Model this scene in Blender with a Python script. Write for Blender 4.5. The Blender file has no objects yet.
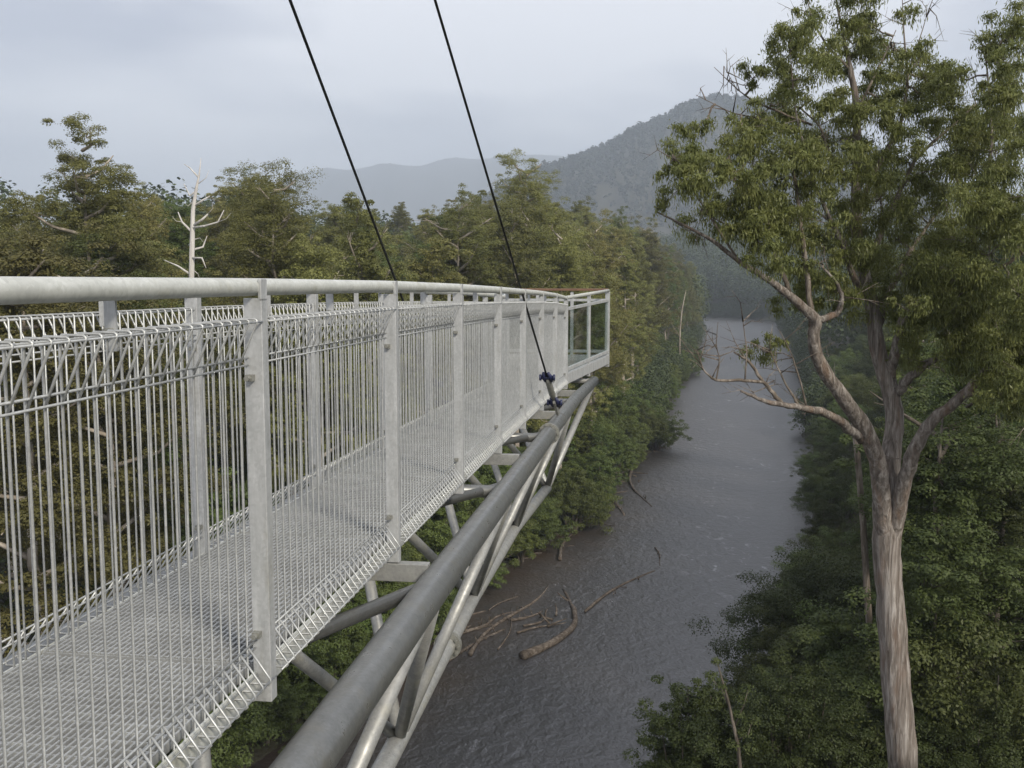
import bpy, math, random
import numpy as np
from mathutils import Vector

# ------------------------------------------------------------------ camera, sky, sun, exposure
rng = np.random.default_rng(11)
random.seed(11)
scene = bpy.context.scene
COL = scene.collection
CAMZ = 40.0
F = 1000.0
PITCH = math.radians(5.94)
cd = bpy.data.cameras.new('camera'); cam = bpy.data.objects.new('camera', cd); COL.objects.link(cam)
cam.location = (0, 0, CAMZ); cam.rotation_euler = (math.pi/2 - PITCH, 0, 0)
cd.sensor_width = 36.0; cd.lens = F/1024*36.0; cd.clip_start = 0.05; cd.clip_end = 20000
scene.camera = cam

SUN_EL = math.radians(34); SUN_AZ = math.radians(146)     # azimuth measured clockwise from +Y (the view direction)
sun_dir = Vector((math.cos(SUN_EL)*math.sin(SUN_AZ), math.cos(SUN_EL)*math.cos(SUN_AZ), math.sin(SUN_EL)))
world = bpy.data.worlds.new("World"); scene.world = world; world.use_nodes = True
nt = world.node_tree; nt.nodes.clear()
def N(t, kind, **kw):
    n = t.nodes.new(kind)
    for k, v in kw.items(): setattr(n, k, v)
    return n
sky = N(nt, 'ShaderNodeTexSky', sky_type='NISHITA', sun_disc=False)
sky.sun_elevation = SUN_EL; sky.sun_rotation = SUN_AZ
tc = N(nt, 'ShaderNodeTexCoord'); mp = N(nt, 'ShaderNodeMapping'); mp.inputs['Scale'].default_value = (1.0, 1.0, 3.2)
nz = N(nt, 'ShaderNodeTexNoise'); nz.inputs['Scale'].default_value = 2.3; nz.inputs['Detail'].default_value = 4; nz.inputs['Roughness'].default_value = .45
cr = N(nt, 'ShaderNodeValToRGB')
cr.color_ramp.elements[0].position = .41; cr.color_ramp.elements[0].color = (2.05, 2.1, 2.45, 1)
cr.color_ramp.elements[1].position = .58; cr.color_ramp.elements[1].color = (4.2, 4.15, 4.25, 1)
mixs = N(nt, 'ShaderNodeMixRGB'); mixs.inputs[0].default_value = .93       # a thick cloud deck over the clear-sky model
bg = N(nt, 'ShaderNodeBackground'); bg.inputs['Strength'].default_value = 0.1
wo = N(nt, 'ShaderNodeOutputWorld')
nt.links.new(tc.outputs['Generated'], mp.inputs['Vector']); nt.links.new(mp.outputs[0], nz.inputs['Vector'])
nt.links.new(nz.outputs[0], cr.inputs[0]); nt.links.new(sky.outputs[0], mixs.inputs[1]); nt.links.new(cr.outputs[0], mixs.inputs[2])
nt.links.new(mixs.outputs[0], bg.inputs[0]); nt.links.new(bg.outputs[0], wo.inputs[0])
sl = bpy.data.lights.new('sun', 'SUN'); so = bpy.data.objects.new('sun', sl); COL.objects.link(so)
sl.energy = 1.5; sl.angle = math.radians(10); sl.color = (1.0, .92, .79)
so.rotation_euler = sun_dir.to_track_quat('Z', 'Y').to_euler()
vs = scene.view_settings
vs.view_transform = 'Standard'; vs.look = 'None'; vs.exposure = 1.48; vs.gamma = 1.0; vs.use_curve_mapping = False
scene.cycles.volume_bounces = 1
scene.cycles.max_bounces = 6; scene.cycles.diffuse_bounces = 3; scene.cycles.transparent_max_bounces = 24

# ------------------------------------------------------------------ helpers
cp, sp_ = math.cos(PITCH), math.sin(PITCH)
def ray(px, py):
    u = (px-512)/F; v = -(py-384)/F
    return np.array([u, cp + v*sp_, -sp_ + v*cp])
def P(px, py, Y):                       # world point seen at that pixel of the photograph, Y metres ahead
    r = ray(px, py); return np.array([0, 0, CAMZ]) + r*(Y/r[1])
def W(px, py, z=0.0):                   # the same on a level plane
    r = ray(px, py); return np.array([0, 0, CAMZ]) + r*((z-CAMZ)/r[2])
def nrm(v): return v/np.maximum(np.linalg.norm(v, axis=-1, keepdims=True), 1e-9)

class MB:
    def __init__(s): s.v = []; s.f = []; s.n = 0
    def add(s, v, f):
        v = np.asarray(v, float); f = np.asarray(f, int)
        s.v.append(v); s.f.append(f + s.n); s.n += len(v)
    def tube(s, pts, rad, seg=8, cap=True):
        pts = np.asarray(pts, float); n = len(pts); rad = np.broadcast_to(np.asarray(rad, float), (n,))
        t = np.gradient(pts, axis=0) if n > 2 else np.repeat((pts[1]-pts[0])[None], n, 0)
        t = nrm(t); a = np.array([0, 0, 1.]) if abs(t[0][2]) < .9 else np.array([1., 0, 0])
        u = nrm(np.cross(t[0], a)); rings = []
        ang = np.arange(seg)*2*math.pi/seg
        for i in range(n):
            u = nrm(u - t[i]*np.dot(u, t[i])); w = np.cross(t[i], u)
            rings.append(pts[i] + rad[i]*(np.cos(ang)[:, None]*u + np.sin(ang)[:, None]*w))
        v = np.concatenate(rings); k = np.arange(seg); k2 = (k+1) % seg
        f = [np.stack([i*seg+k, i*seg+k2, (i+1)*seg+k2, (i+1)*seg+k], 1) for i in range(n-1)]
        f = np.concatenate(f)
        if cap:
            c0 = len(v); v = np.vstack([v, pts[:1], pts[-1:]])
            f = np.vstack([f, np.stack([np.full(seg, c0), k2, k, k], 1), np.stack([np.full(seg, c0+1), (n-1)*seg+k, (n-1)*seg+k2, (n-1)*seg+k2], 1)])
        s.add(v, f)
    def hexa(s, c):                     # 8 corners: bottom ring then top ring
        s.add(c, [[3, 2, 1, 0], [4, 5, 6, 7], [0, 1, 5, 4], [1, 2, 6, 5], [2, 3, 7, 6], [3, 0, 4, 7]])
    def bar(s, a, b, w, h, up=(0, 0, 1)):   # rectangular bar from a to b, w across, h along up
        a = np.asarray(a, float); b = np.asarray(b, float); t = nrm(b-a); up = np.asarray(up, float)
        x = nrm(np.cross(t, up)); z = np.cross(x, t)
        c = [p + x*sx*w/2 + z*sz*h/2 for sz in (-1, 1) for p, sx in ((a, -1), (a, 1), (b, 1), (b, -1))]
        s.hexa(np.array(c))
    def build(s, name, mat, parent=None, smooth=False, bevel=0):
        v = np.concatenate(s.v); f = np.concatenate(s.f)
        o = mesh_obj(name, v, f, mat, parent, smooth)
        if bevel:
            m = o.modifiers.new('bevel', 'BEVEL'); m.width = bevel; m.segments = 2; m.limit_method = 'ANGLE'
        return o

def mesh_data(name, v, f, mat, smooth=False):
    me = bpy.data.meshes.new(name)
    tri = f[:, 2] == f[:, 3]
    cnt = np.where(tri, 3, 4); start = np.concatenate([[0], np.cumsum(cnt)[:-1]])
    mask = np.ones(f.shape, bool); mask[tri, 3] = False
    idx = f[mask]
    me.vertices.add(len(v)); me.vertices.foreach_set('co', np.asarray(v, np.float32).ravel())
    me.loops.add(len(idx)); me.loops.foreach_set('vertex_index', idx.astype(np.int32))
    me.polygons.add(len(f)); me.polygons.foreach_set('loop_start', start.astype(np.int32))
    me.polygons.foreach_set('loop_total', cnt.astype(np.int32))
    me.polygons.foreach_set('use_smooth', np.full(len(f), smooth, bool))
    me.materials.append(mat); me.update(calc_edges=True)
    return me
def mesh_obj(name, v, f, mat, parent=None, smooth=False):
    o = bpy.data.objects.new(name, mesh_data(name, v, f, mat, smooth)); COL.objects.link(o)
    if parent is not None:
        o.parent = parent
        o.matrix_parent_inverse = parent_inv(parent)
    return o
def parent_inv(p):                      # every mesh is written in world coordinates; only a root Empty carries a transform
    from mathutils import Matrix
    if p.parent is not None or p.type == 'MESH': return Matrix.Identity(4)
    return Matrix.LocRotScale(p.location, p.rotation_euler, p.scale).inverted()
def tag(o, label, cat, group=None, kind=None):
    o['label'] = label; o['category'] = cat
    if group: o['group'] = group
    if kind: o['kind'] = kind
    return o
def empty(name, loc, label, cat, group=None):
    o = bpy.data.objects.new(name, None); COL.objects.link(o); o.location = loc; o.empty_display_size = .3
    return tag(o, label, cat, group)

# ------------------------------------------------------------------ materials
def mat(name):
    m = bpy.data.materials.new(name); m.use_nodes = True
    t = m.node_tree; b = t.nodes['Principled BSDF']
    return m, t, b
def noise(t, scale, detail=4, rough=.55, coord='Object', stretch=None, dist=0):
    c = N(t, 'ShaderNodeTexCoord'); n = N(t, 'ShaderNodeTexNoise')
    n.inputs['Scale'].default_value = scale; n.inputs['Detail'].default_value = detail; n.inputs['Roughness'].default_value = rough
    n.inputs['Distortion'].default_value = dist
    if stretch:
        mpn = N(t, 'ShaderNodeMapping'); mpn.inputs['Scale'].default_value = stretch
        t.links.new(c.outputs[coord], mpn.inputs[0]); t.links.new(mpn.outputs[0], n.inputs['Vector'])
    else: t.links.new(c.outputs[coord], n.inputs['Vector'])
    return n.outputs[0]
def ramp(t, fac, stops):
    r = N(t, 'ShaderNodeValToRGB'); e = r.color_ramp.elements
    while len(e) < len(stops): e.new(.5)
    for el, (p, c) in zip(e, stops): el.position = p; el.color = (*c, 1)
    t.links.new(fac, r.inputs[0]); return r.outputs[0]
def mixc(t, fac, a, b, mode='MIX'):
    m = N(t, 'ShaderNodeMixRGB', blend_type=mode)
    for s, i in ((fac, 0), (a, 1), (b, 2)):
        if hasattr(s, 'links'): t.links.new(s, m.inputs[i])
        else: m.inputs[i].default_value = s if i == 0 else (*s, 1)
    return m.outputs[0]
def bump(t, b, h, strength, dist=.02):
    n = N(t, 'ShaderNodeBump'); n.inputs['Strength'].default_value = strength; n.inputs['Distance'].default_value = dist
    t.links.new(h, n.inputs['Height']); t.links.new(n.outputs[0], b.inputs['Normal'])

def steel(name, lo, hi, metal, rough, scale=9, stain=None, st=None):
    m, t, b = mat(name)
    n1 = noise(t, scale, 6, .65, 'Object', st); c = ramp(t, n1, [(.3, lo), (.55, tuple((x+y)/2 for x, y in zip(lo, hi))), (.72, hi)])
    if stain:
        n2 = noise(t, scale*.35, 5, .7, 'Object', st); f = ramp(t, n2, [(.55, (0, 0, 0)), (.72, (1, 1, 1))])
        c = mixc(t, f, c, stain)
    vc = N(t, 'ShaderNodeTexVoronoi'); vc.inputs['Scale'].default_value = 75; tcv = N(t, 'ShaderNodeTexCoord'); t.links.new(tcv.outputs['Object'], vc.inputs['Vector'])
    bw = N(t, 'ShaderNodeRGBToBW'); t.links.new(vc.outputs['Color'], bw.inputs[0]); c = mixc(t, .11, c, bw.outputs[0], 'OVERLAY')
    dg = noise(t, scale*.6, 8, .75, 'Object', st); c = mixc(t, ramp(t, dg, [(.56, (0, 0, 0)), (.7, (.45, .45, .45))]), c, tuple(x*.62 for x in lo))
    t.links.new(c, b.inputs['Base Color']); b.inputs['Metallic'].default_value = metal
    r = ramp(t, n1, [(.3, (rough+.1,)*3), (.7, (rough-.08,)*3)]); t.links.new(r, b.inputs['Roughness'])
    bump(t, b, noise(t, scale*6, 3), .08, .004)
    return m
M = {}
M['rail'] = steel('galvanized_rail', (.44, .45, .42), (.60, .61, .57), .25, .5, 7, (.38, .37, .28))
M['post'] = steel('galvanized_post', (.34, .35, .35), (.54, .55, .55), .35, .48, 16, (.30, .295, .26), (1, 1, .22))
M['wire'] = steel('galvanized_wire', (.36, .37, .365), (.54, .55, .54), .45, .42, 18)
M['grate'] = steel('galvanized_grating', (.30, .305, .30), (.48, .49, .48), .4, .5, 5)
M['pipe'] = steel('weathered_pipe', (.165, .17, .168), (.215, .217, .21), .55, .33, 9, (.19, .185, .165))
M['strut'] = steel('weathered_strut', (.24, .245, .24), (.38, .38, .36), .35, .5, 10, (.34, .33, .28))
M['flange'] = steel('flange_steel', (.20, .20, .18), (.30, .30, .27), .45, .5, 14)
M['cable'] = steel('dark_cable', (.025, .026, .025), (.06, .062, .058), .3, .45, 30)
M['blue'] = steel('blue_shackle_paint', (.014, .019, .055), (.028, .034, .095), .0, .4, 30)
m, t, b = mat('timber_rail'); c = ramp(t, noise(t, 5, 6, .6, 'Object', (1, 8, 8)), [(.3, (.105, .058, .036)), (.7, (.19, .105, .062))])
t.links.new(c, b.inputs['Base Color']); b.inputs['Roughness'].default_value = .5; M['timber'] = m
m, t, b = mat('window_glass'); t.nodes.remove(b)
tr = N(t, 'ShaderNodeBsdfTransparent'); tr.inputs[0].default_value = (.86, .9, .89, 1)
gl = N(t, 'ShaderNodeBsdfGlossy'); gl.inputs['Roughness'].default_value = .03
lw = N(t, 'ShaderNodeLayerWeight'); lw.inputs[0].default_value = .5; mx = N(t, 'ShaderNodeMixShader'); pw = N(t, 'ShaderNodeMath', operation='POWER'); pw.inputs[1].default_value = 4.0; ad = N(t, 'ShaderNodeMath', operation='MULTIPLY_ADD'); ad.inputs[1].default_value = .6; ad.inputs[2].default_value = .05
t.links.new(lw.outputs['Facing'], pw.inputs[0]); t.links.new(pw.outputs[0], ad.inputs[0])
t.links.new(ad.outputs[0], mx.inputs[0]); t.links.new(tr.outputs[0], mx.inputs[1]); t.links.new(gl.outputs[0], mx.inputs[2])
t.links.new(mx.outputs[0], t.nodes['Material Output'].inputs[0]); M['glass'] = m

def leaf_mat(name, cols, transl=.35, nscale=.5, rough=.55):
    m, t, b = mat(name)
    oi = N(t, 'ShaderNodeObjectInfo')
    n1 = noise(t, nscale, 3, .6); n2 = noise(t, nscale*14, 2, .5)
    c = ramp(t, n1, [(.3, cols[0]), (.5, cols[1]), (.7, cols[2])])
    c = mixc(t, .55, c, ramp(t, n2, [(.3, tuple(x*.55 for x in cols[1])), (.7, tuple(min(1, x*1.6) for x in cols[1]))]))
    hs = N(t, 'ShaderNodeHueSaturation')
    mr = N(t, 'ShaderNodeMapRange'); mr.inputs[3].default_value = .68; mr.inputs[4].default_value = 1.4
    t.links.new(oi.outputs['Random'], mr.inputs[0]); t.links.new(mr.outputs[0], hs.inputs['Value'])
    mu = N(t, 'ShaderNodeMath', operation='MULTIPLY'); mu.inputs[1].default_value = 7.31
    fr = N(t, 'ShaderNodeMath', operation='FRACT'); mr2 = N(t, 'ShaderNodeMapRange'); mr2.inputs[3].default_value = .495; mr2.inputs[4].default_value = .53
    t.links.new(oi.outputs['Random'], mu.inputs[0]); t.links.new(mu.outputs[0], fr.inputs[0]); t.links.new(fr.outputs[0], mr2.inputs[0])
    t.links.new(mr2.outputs[0], hs.inputs['Hue']); t.links.new(c, hs.inputs['Color'])
    c = hs.outputs[0]
    t.links.new(c, b.inputs['Base Color']); b.inputs['Roughness'].default_value = rough
    b.inputs['Specular IOR Level'].default_value = .3
    tl = N(t, 'ShaderNodeBsdfTranslucent'); t.links.new(c, tl.inputs[0]); mx = N(t, 'ShaderNodeMixShader'); mx.inputs[0].default_value = transl
    t.links.new(b.outputs[0], mx.inputs[1]); t.links.new(tl.outputs[0], mx.inputs[2]); t.links.new(mx.outputs[0], t.nodes['Material Output'].inputs[0])
    return m
M['leaf_olive'] = leaf_mat('eucalypt_leaves', [(.10, .098, .032), (.165, .155, .05), (.215, .20, .07)])
M['leaf_green'] = leaf_mat('bank_leaves', [(.065, .08, .024), (.11, .132, .036), (.155, .178, .05)])
M['leaf_dark'] = leaf_mat('shade_toned_leaves', [(.034, .043, .013), (.058, .069, .02), (.094, .104, .032)])  # leaf colour darkened to carry the shade lying over the right bank
M['leaf_gum'] = leaf_mat('gum_leaves', [(.066, .08, .027), (.116, .13, .042), (.178, .178, .06)], .4, 1.2, .42)
M['leaf_pale'] = leaf_mat('sapling_leaves', [(.055, .07, .02), (.085, .10, .03), (.12, .13, .04)])
M['leaf_far'] = leaf_mat('far_forest_leaves', [(.026, .034, .013), (.044, .053, .019), (.068, .074, .027)], .2, .06)
M['leaf_hill'] = leaf_mat('hill_forest_leaves', [(.015, .021, .013), (.024, .031, .018), (.036, .043, .024)], .1, .01)
def bark(name, cols, scale=2.2, st=(1, 1, .12), rust=None):
    m, t, b = mat(name)
    n1 = noise(t, scale, 6, .65, 'Object', st, .6); c = ramp(t, n1, [(.3, cols[0]), (.5, cols[1]), (.68, cols[2])])
    if rust:
        n2 = noise(t, scale*.35, 4, .6, 'Object', (1, 1, .25)); c = mixc(t, ramp(t, n2, [(.52, (0, 0, 0)), (.75, (.8, .8, .8))]), c, rust)
    t.links.new(c, b.inputs['Base Color']); b.inputs['Roughness'].default_value = .85; b.inputs['Specular IOR Level'].default_value = .2
    bump(t, b, n1, .9, .12)
    return m
M['bark'] = bark('gum_bark', [(.06, .048, .039), (.19, .165, .143), (.38, .35, .32)], 8, (1, 1, .075), (.16, .105, .075))
M['bark_limb'] = bark('limb_bark', [(.06, .048, .04), (.17, .148, .128), (.35, .32, .29)], 7, (1, 1, .4), (.18, .115, .075))
M['bark_branch'] = bark('branch_bark', [(.06, .05, .04), (.15, .125, .10), (.31, .275, .24)], 6)
M['bark_far'] = bark('forest_bark', [(.18, .15, .12), (.32, .28, .23), (.5, .45, .39)], 1.2)
M['bark_dark'] = bark('shade_toned_bark', [(.05, .042, .034), (.10, .085, .07), (.2, .175, .15)], 1.5)  # darker bark tone, the shade under the canopy put into its colour
M['dead'] = bark('bleached_wood', [(.32, .30, .28), (.5, .48, .45), (.62, .6, .57)], 3)
M['log'] = bark('wet_log_wood', [(.035, .028, .022), (.09, .073, .058), (.19, .165, .14)], 2.5, (.15, 1, 1))

# ------------------------------------------------------------------ terrain and river
RL = np.array([(-250, -165), (33, -43), (83, -20), (129, -2.5), (151, 6.5), (182, 17.5), (222, 28), (308, 47), (444, 79), (667, 126), (900, 164), (960, 160), (1020, 130), (1080, 80), (1160, 0), (1300, -180)], float)
RR = np.array([(-250, -115), (33, -1), (83, 24), (129, 38), (154, 47), (182, 56), (267, 81), (400, 117), (700, 190), (900, 240), (985, 252), (1040, 240), (1080, 212), (1120, 165), (1180, 80), (1300, -60)], float)
def wig(y, p):
    y = np.asarray(y, float); n = np.clip((420-y)/150, 0, 1)
    return (n*np.sin(y*.083+p)+.6*np.sin(y*.031+2*p)+.5*n*np.sin(y*.19+3*p))*(.7+.004*np.clip(y, 0, 900))
def shoreL(y): return np.interp(y, RL[:, 0], RL[:, 1]) + wig(y, .4)
def shoreR(y): return np.interp(y, RR[:, 0], RR[:, 1]) + wig(y, 2.1)
BLs = np.array([(-12, -1.6), (-3, -.35), (0, 0), (1.5, .5), (5, 2.0), (20, 5.5), (60, 14), (150, 30), (400, 58), (1000, 90), (3000, 110)])
BRs = np.array([(-12, -2), (-3, -.6), (0, 0), (1.5, .9), (5, 3.0), (15, 7), (40, 13), (100, 26), (300, 50), (1000, 90), (3000, 110)])
prof1 = np.array([(-600, 262), (380, 264), (470, 222), (500, 196), (545, 176), (600, 162), (640, 143), (680, 124), (710, 116), (745, 117), (800, 134), (850, 150), (925, 190), (1024, 225), (1500, 250)], float)
prof2 = np.array([(-900, 230), (200, 214), (240, 204), (270, 190), (300, 176), (330, 171), (355, 174), (385, 166), (420, 169), (450, 161), (480, 164), (510, 157), (560, 160), (640, 175), (900, 210), (1800, 240)], float)
prof3 = np.array([(-600, 266), (560, 266), (680, 258), (760, 250), (850, 246), (1600, 246)], float)
def bumps(x, y):
    return (np.sin(x*.021+1.3)*np.cos(y*.017) + .6*np.sin(x*.05+y*.037) + .4*np.sin(x*.11-y*.083+2))
def terrain(x, y):
    x = np.asarray(x, float); y = np.asarray(y, float)
    zl = np.interp(shoreL(y)-x, BLs[:, 0], BLs[:, 1]); zr = np.interp(x-shoreR(y), BRs[:, 0], BRs[:, 1])
    z = np.where(x < (shoreL(y)+shoreR(y))/2, zl, zr)
    s = np.maximum(shoreL(y)-x, x-shoreR(y))
    z = z + np.clip(s/40, 0, 1)*bumps(x, y)*1.2
    yy = np.maximum(y, 100.); a = 512 + x/yy*F
    def ridge(prof, Yc, Y0, back):
        py = np.interp(a, prof[:, 0], prof[:, 1]); H = CAMZ + (278-py)/F*Yc*1.01
        k = np.clip((y-Y0)/(Yc-Y0), 0, 1); k = k*k*(3-2*k)
        kb = np.clip(1-(y-Yc)/back, .25, 1)
        return H*np.where(y < Yc, k, kb) + k*(1-k*.6)*bumps(x*.3, y*.3)*16 + k*(1-k)*H*.42*(np.abs(np.sin(a*.045+y*.0006))-.5+.4*np.sin(a*.13+1))
    m1 = ridge(prof1, 3200., 1750., 1300.); m2 = ridge(prof2, 9500., 6000., 2500.); m3 = ridge(prof3, 1420., 1040., 500.)
    m = np.where(y > 1180, np.maximum(m1, m2), -99); s_ = x-shoreR(y)
    return np.maximum(z, np.maximum(m, np.where((y > 1040) & (s_ > 5), m3*np.clip(s_/160, 0, 1), -99)))
ys = np.concatenate([np.arange(-250, 60, 10), np.arange(60, 320, 4), np.arange(320, 1100, 20), np.arange(1100, 1700, 30), np.arange(1700, 3400, 50), np.arange(3400, 12600, 200)])
offs = np.array([0, 1, 3, 6, 9, 12, 16, 22, 30, 40, 55, 75, 100, 140, 190, 250, 330, 430, 500, 560, 640, 720, 810, 900, 1020, 1150, 1300, 1500, 1750, 2000, 2400, 2800, 3800, 6000])
rows = []
for y in ys:
    l, r = shoreL(y), shoreR(y); c = (l+r)/2
    xs = np.concatenate([l-offs[::-1], [l+2, l+7, c, r-7, r-2], r+offs])
    rows.append(np.stack([xs, np.full_like(xs, y), terrain(xs, y)], 1))
nx = len(rows[0]); vv = np.concatenate(rows)
ii, jj = np.meshgrid(np.arange(len(ys)-1), np.arange(nx-1), indexing='ij'); q = (ii*nx+jj).ravel()
gf = np.stack([q, q+1, q+nx+1, q+nx], 1)
m, t, b = mat('forest_floor')
c = ramp(t, noise(t, .12, 6, .65), [(.3, (.022, .022, .012)), (.5, (.04, .038, .02)), (.7, (.06, .05, .032))])
t.links.new(c, b.inputs['Base Color']); b.inputs['Roughness'].default_value = .95; bump(t, b, noise(t, .9, 5), 1, .6)
g = mesh_obj('ground', vv, gf, m, None, True); g['kind'] = 'structure'

m, t, b = mat('river_water')
n0 = noise(t, .03, 3, .5, 'Object', (1, .35, 1))
c = ramp(t, n0, [(.35, (.016, .015, .016)), (.65, (.030, .028, .028))])
fo = noise(t, .55, 8, .72, 'Object', (1, .55, 1), 1.2); patch = noise(t, .045, 2, .5, 'Object', (1, .5, 1))
fm = N(t, 'ShaderNodeMath', operation='MULTIPLY')
t.links.new(ramp(t, fo, [(.57, (0, 0, 0)), (.66, (1, 1, 1))]), fm.inputs[0]); t.links.new(ramp(t, patch, [(.5, (0, 0, 0)), (.62, (1, 1, 1))]), fm.inputs[1])
fs = N(t, 'ShaderNodeMath', operation='MULTIPLY'); fs.inputs[1].default_value = .6; t.links.new(fm.outputs[0], fs.inputs[0])
c = mixc(t, fs.outputs[0], c, (.42, .42, .44))
at_ = N(t, 'ShaderNodeAttribute', attribute_name='shallow'); sn = N(t, 'ShaderNodeMath', operation='MULTIPLY'); t.links.new(at_.outputs['Fac'], sn.inputs[0]); t.links.new(ramp(t, noise(t, .14, 4), [(.35, (.3, .3, .3)), (.6, (1, 1, 1))]), sn.inputs[1])
c = mixc(t, sn.outputs[0], c, (.044, .029, .018))
t.links.new(c, b.inputs['Base Color']); b.inputs['Roughness'].default_value = .45; b.inputs['IOR'].default_value = 2.0
w1 = noise(t, 2.2, 4, .6, 'Object', (1, .75, 1), .2); w2 = noise(t, .7, 3, .5, 'Object', (1, .7, 1), .3)
mm = N(t, 'ShaderNodeMath', operation='MULTIPLY_ADD'); mm.inputs[1].default_value = 1.8; t.links.new(w2, mm.inputs[0]); t.links.new(w1, mm.inputs[2])
bump(t, b, mm.outputs[0], .8, .16)
rr, sh = [], []
for y in ys[ys < 1300]:
    l, r = shoreL(y)-1.0, shoreR(y)+1.0
    for k, x in enumerate((l, l+3, l+9, l+15, (l+r)/2, r)):
        rr.append((x, y, .02)); sh.append((1, .9, .55, 0, 0, 0)[k]*np.interp(y, [70, 95, 150, 200], [.5, 1, 1, .35]))
k = (np.arange(len(rr)//6-1)*6)[:, None]+np.arange(5)[None]; k = k.ravel()
g = mesh_obj('river', np.array(rr), np.stack([k, k+1, k+7, k+6], 1), m); g['kind'] = 'structure'
g.data.attributes.new('shallow', 'FLOAT', 'POINT').data.foreach_set('value', np.array(sh, np.float32))

# ------------------------------------------------------------------ air
hz = MB(); x0, x1, y0, y1, z0, z1 = -11000, 11000, -600, 13000, -4, 1320
hz.hexa(np.array([(x0, y0, z0), (x1, y0, z0), (x1, y1, z0), (x0, y1, z0), (x0, y0, z1), (x1, y0, z1), (x1, y1, z1), (x0, y1, z1)], float))
m = bpy.data.materials.new('haze_air'); m.use_nodes = True; t = m.node_tree; t.nodes.remove(t.nodes['Principled BSDF'])
pv = N(t, 'ShaderNodeVolumePrincipled'); pv.inputs['Density'].default_value = .0002; pv.inputs['Color'].default_value = (.80, .89, 1.0, 1); pv.inputs['Anisotropy'].default_value = .2
t.links.new(pv.outputs[0], t.nodes['Material Output'].inputs['Volume'])
h = hz.build('haze', m); h['kind'] = 'stuff'; h['label'] = 'pale blue mist over the valley and hills'; h['category'] = 'haze'

# ------------------------------------------------------------------ cantilever walkway (S scales everything about the eye: same picture, true size)
S = 1.2
EYE = np.array([0, 0, CAMZ])
U = nrm(np.array([.1385, 1, 0])); LEFT = np.array([-U[1], U[0], 0])
WID = .85
rd = np.array([-3, 1.5, 3.17, 4.82, 6.52, 8.23, 9.78, 11.45, 13.1, 14.75, 17.5]); rz = -np.array([.015, .02, .022, .031, .052, .082, .113, .150, .197, .262, .19])
def rail_pt(d, lat=0.0, dz=0.0):         # lat metres left of the near fence, dz below the handrail centre (unscaled)
    p = np.array([-1.25+.1385*d, d, np.interp(d, rd, rz)-dz]) + LEFT*lat
    return EYE + S*p
walk = empty('cantilever_walkway', tuple(rail_pt(0, WID/2, 1.35)), 'galvanized steel cantilever walkway with wire mesh sides jutting out over the river', 'walkway')
dR = [-1.75, -.13, 1.52, 3.17, 4.82, 6.50, 8.20, 9.80, 11.45, 13.1, 14.75]
dL = [-.4, 1.24, 2.87, 4.5, 6.13, 7.77, 9.4, 11.0, 12.65, 14.2]
POST_B = 1.35
def build_post(d, lat, out):             # out = -1: outer side is to the right
    pm = MB(); c = np.zeros(3)
    w, th = .060, .05                    # across, along
    cl = lat + (-out)*0                  # centre
    cs = []
    for dz in (POST_B, .035):
        for su, sl in ((-1, -1), (1, -1), (1, 1), (-1, 1)):
            cs.append(rail_pt(d, cl, dz) + S*(U*su*th/2 + LEFT*sl*w/2))
    pm.hexa(np.array(cs))
    # outer lug that laps the handrail
    e = rail_pt(d, cl, 0) + S*LEFT*(out*(w/2-.006))
    pm.bar(e - np.array([0, 0, .045*S]), e + np.array([0, 0, .026*S]), .05*S, .012*S, up=LEFT)
    p = pm.build('post', M['post'], walk, bevel=.003)
    for dz in (.285, 1.12):
        c = rail_pt(d, cl, dz) - S*U*(th/2+.012) - LEFT*S*out*(w/2-.02)
        bm_ = MB(); bm_.bar(c-np.array([0, 0, .012]), c+np.array([0, 0, .012]), .03, .028, up=U); bm_.tube([c-U*.012, c-U*.034], .011, 6); bm_.build('clip', M['flange'], p)
    return p
for d in dR[1:]: build_post(d, 0, -1)
for d in dL: build_post(d, WID, 1)

WR = .0036*S
def build_panel(da, db, lat, out, n=25):
    pm = MB(); O = -LEFT if out < 0 else LEFT
    inner = lat + (.028 if out < 0 else -.028)
    dep = .062
    ts = np.linspace(.045, .955, n)
    Z = np.array([0, 0, 1.])
    def at(tt, o, dz): return rail_pt(da+(db-da)*tt, inner, dz) + S*O*o
    for tt in ts:
        p = [at(tt, 0, .245), at(tt, dep*.5, .176), at(tt, dep*.94, .116), at(tt, dep, .103), at(tt, dep*.9, .0985), at(tt, .006, .0975), at(tt, 0, .104), at(tt, 0, .6),
             at(tt, 0, 1.262), at(tt, .006, 1.268), at(tt, dep*1.15, 1.268), at(tt, dep*1.25, 1.262), at(tt, dep*1.2, 1.25), at(tt, 0, 1.145)]
        pm.tube(p, WR, 6)
    for o, dz in ((.004, .245), (.004, .222), (dep*.9, .108), (.008, .108), (.004, 1.145), (.008, 1.258), (dep*1.15, 1.258), (.004, 1.168)):
        pm.tube([at(.015, o+.004, dz), at(.985, o+.004, dz)], WR*.95, 6)
    return pm.build('mesh_panel', M['wire'], walk, True)
for a, b_ in zip(dR[:-1], dR[1:]): build_panel(a, b_, 0, -1)
for a, b_ in zip(dL[:-1], dL[1:]): build_panel(a, b_, WID, 1)

# end platform: corners of the flared bay
A = rail_pt(14.75); B = EYE + S*np.array([1.68, 17.5, -.185])
A2 = rail_pt(14.6, WID); cl_ = rail_pt(17.6, WID/2); B2 = cl_ + LEFT*S*.95; B2[2] = B[2]
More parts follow.
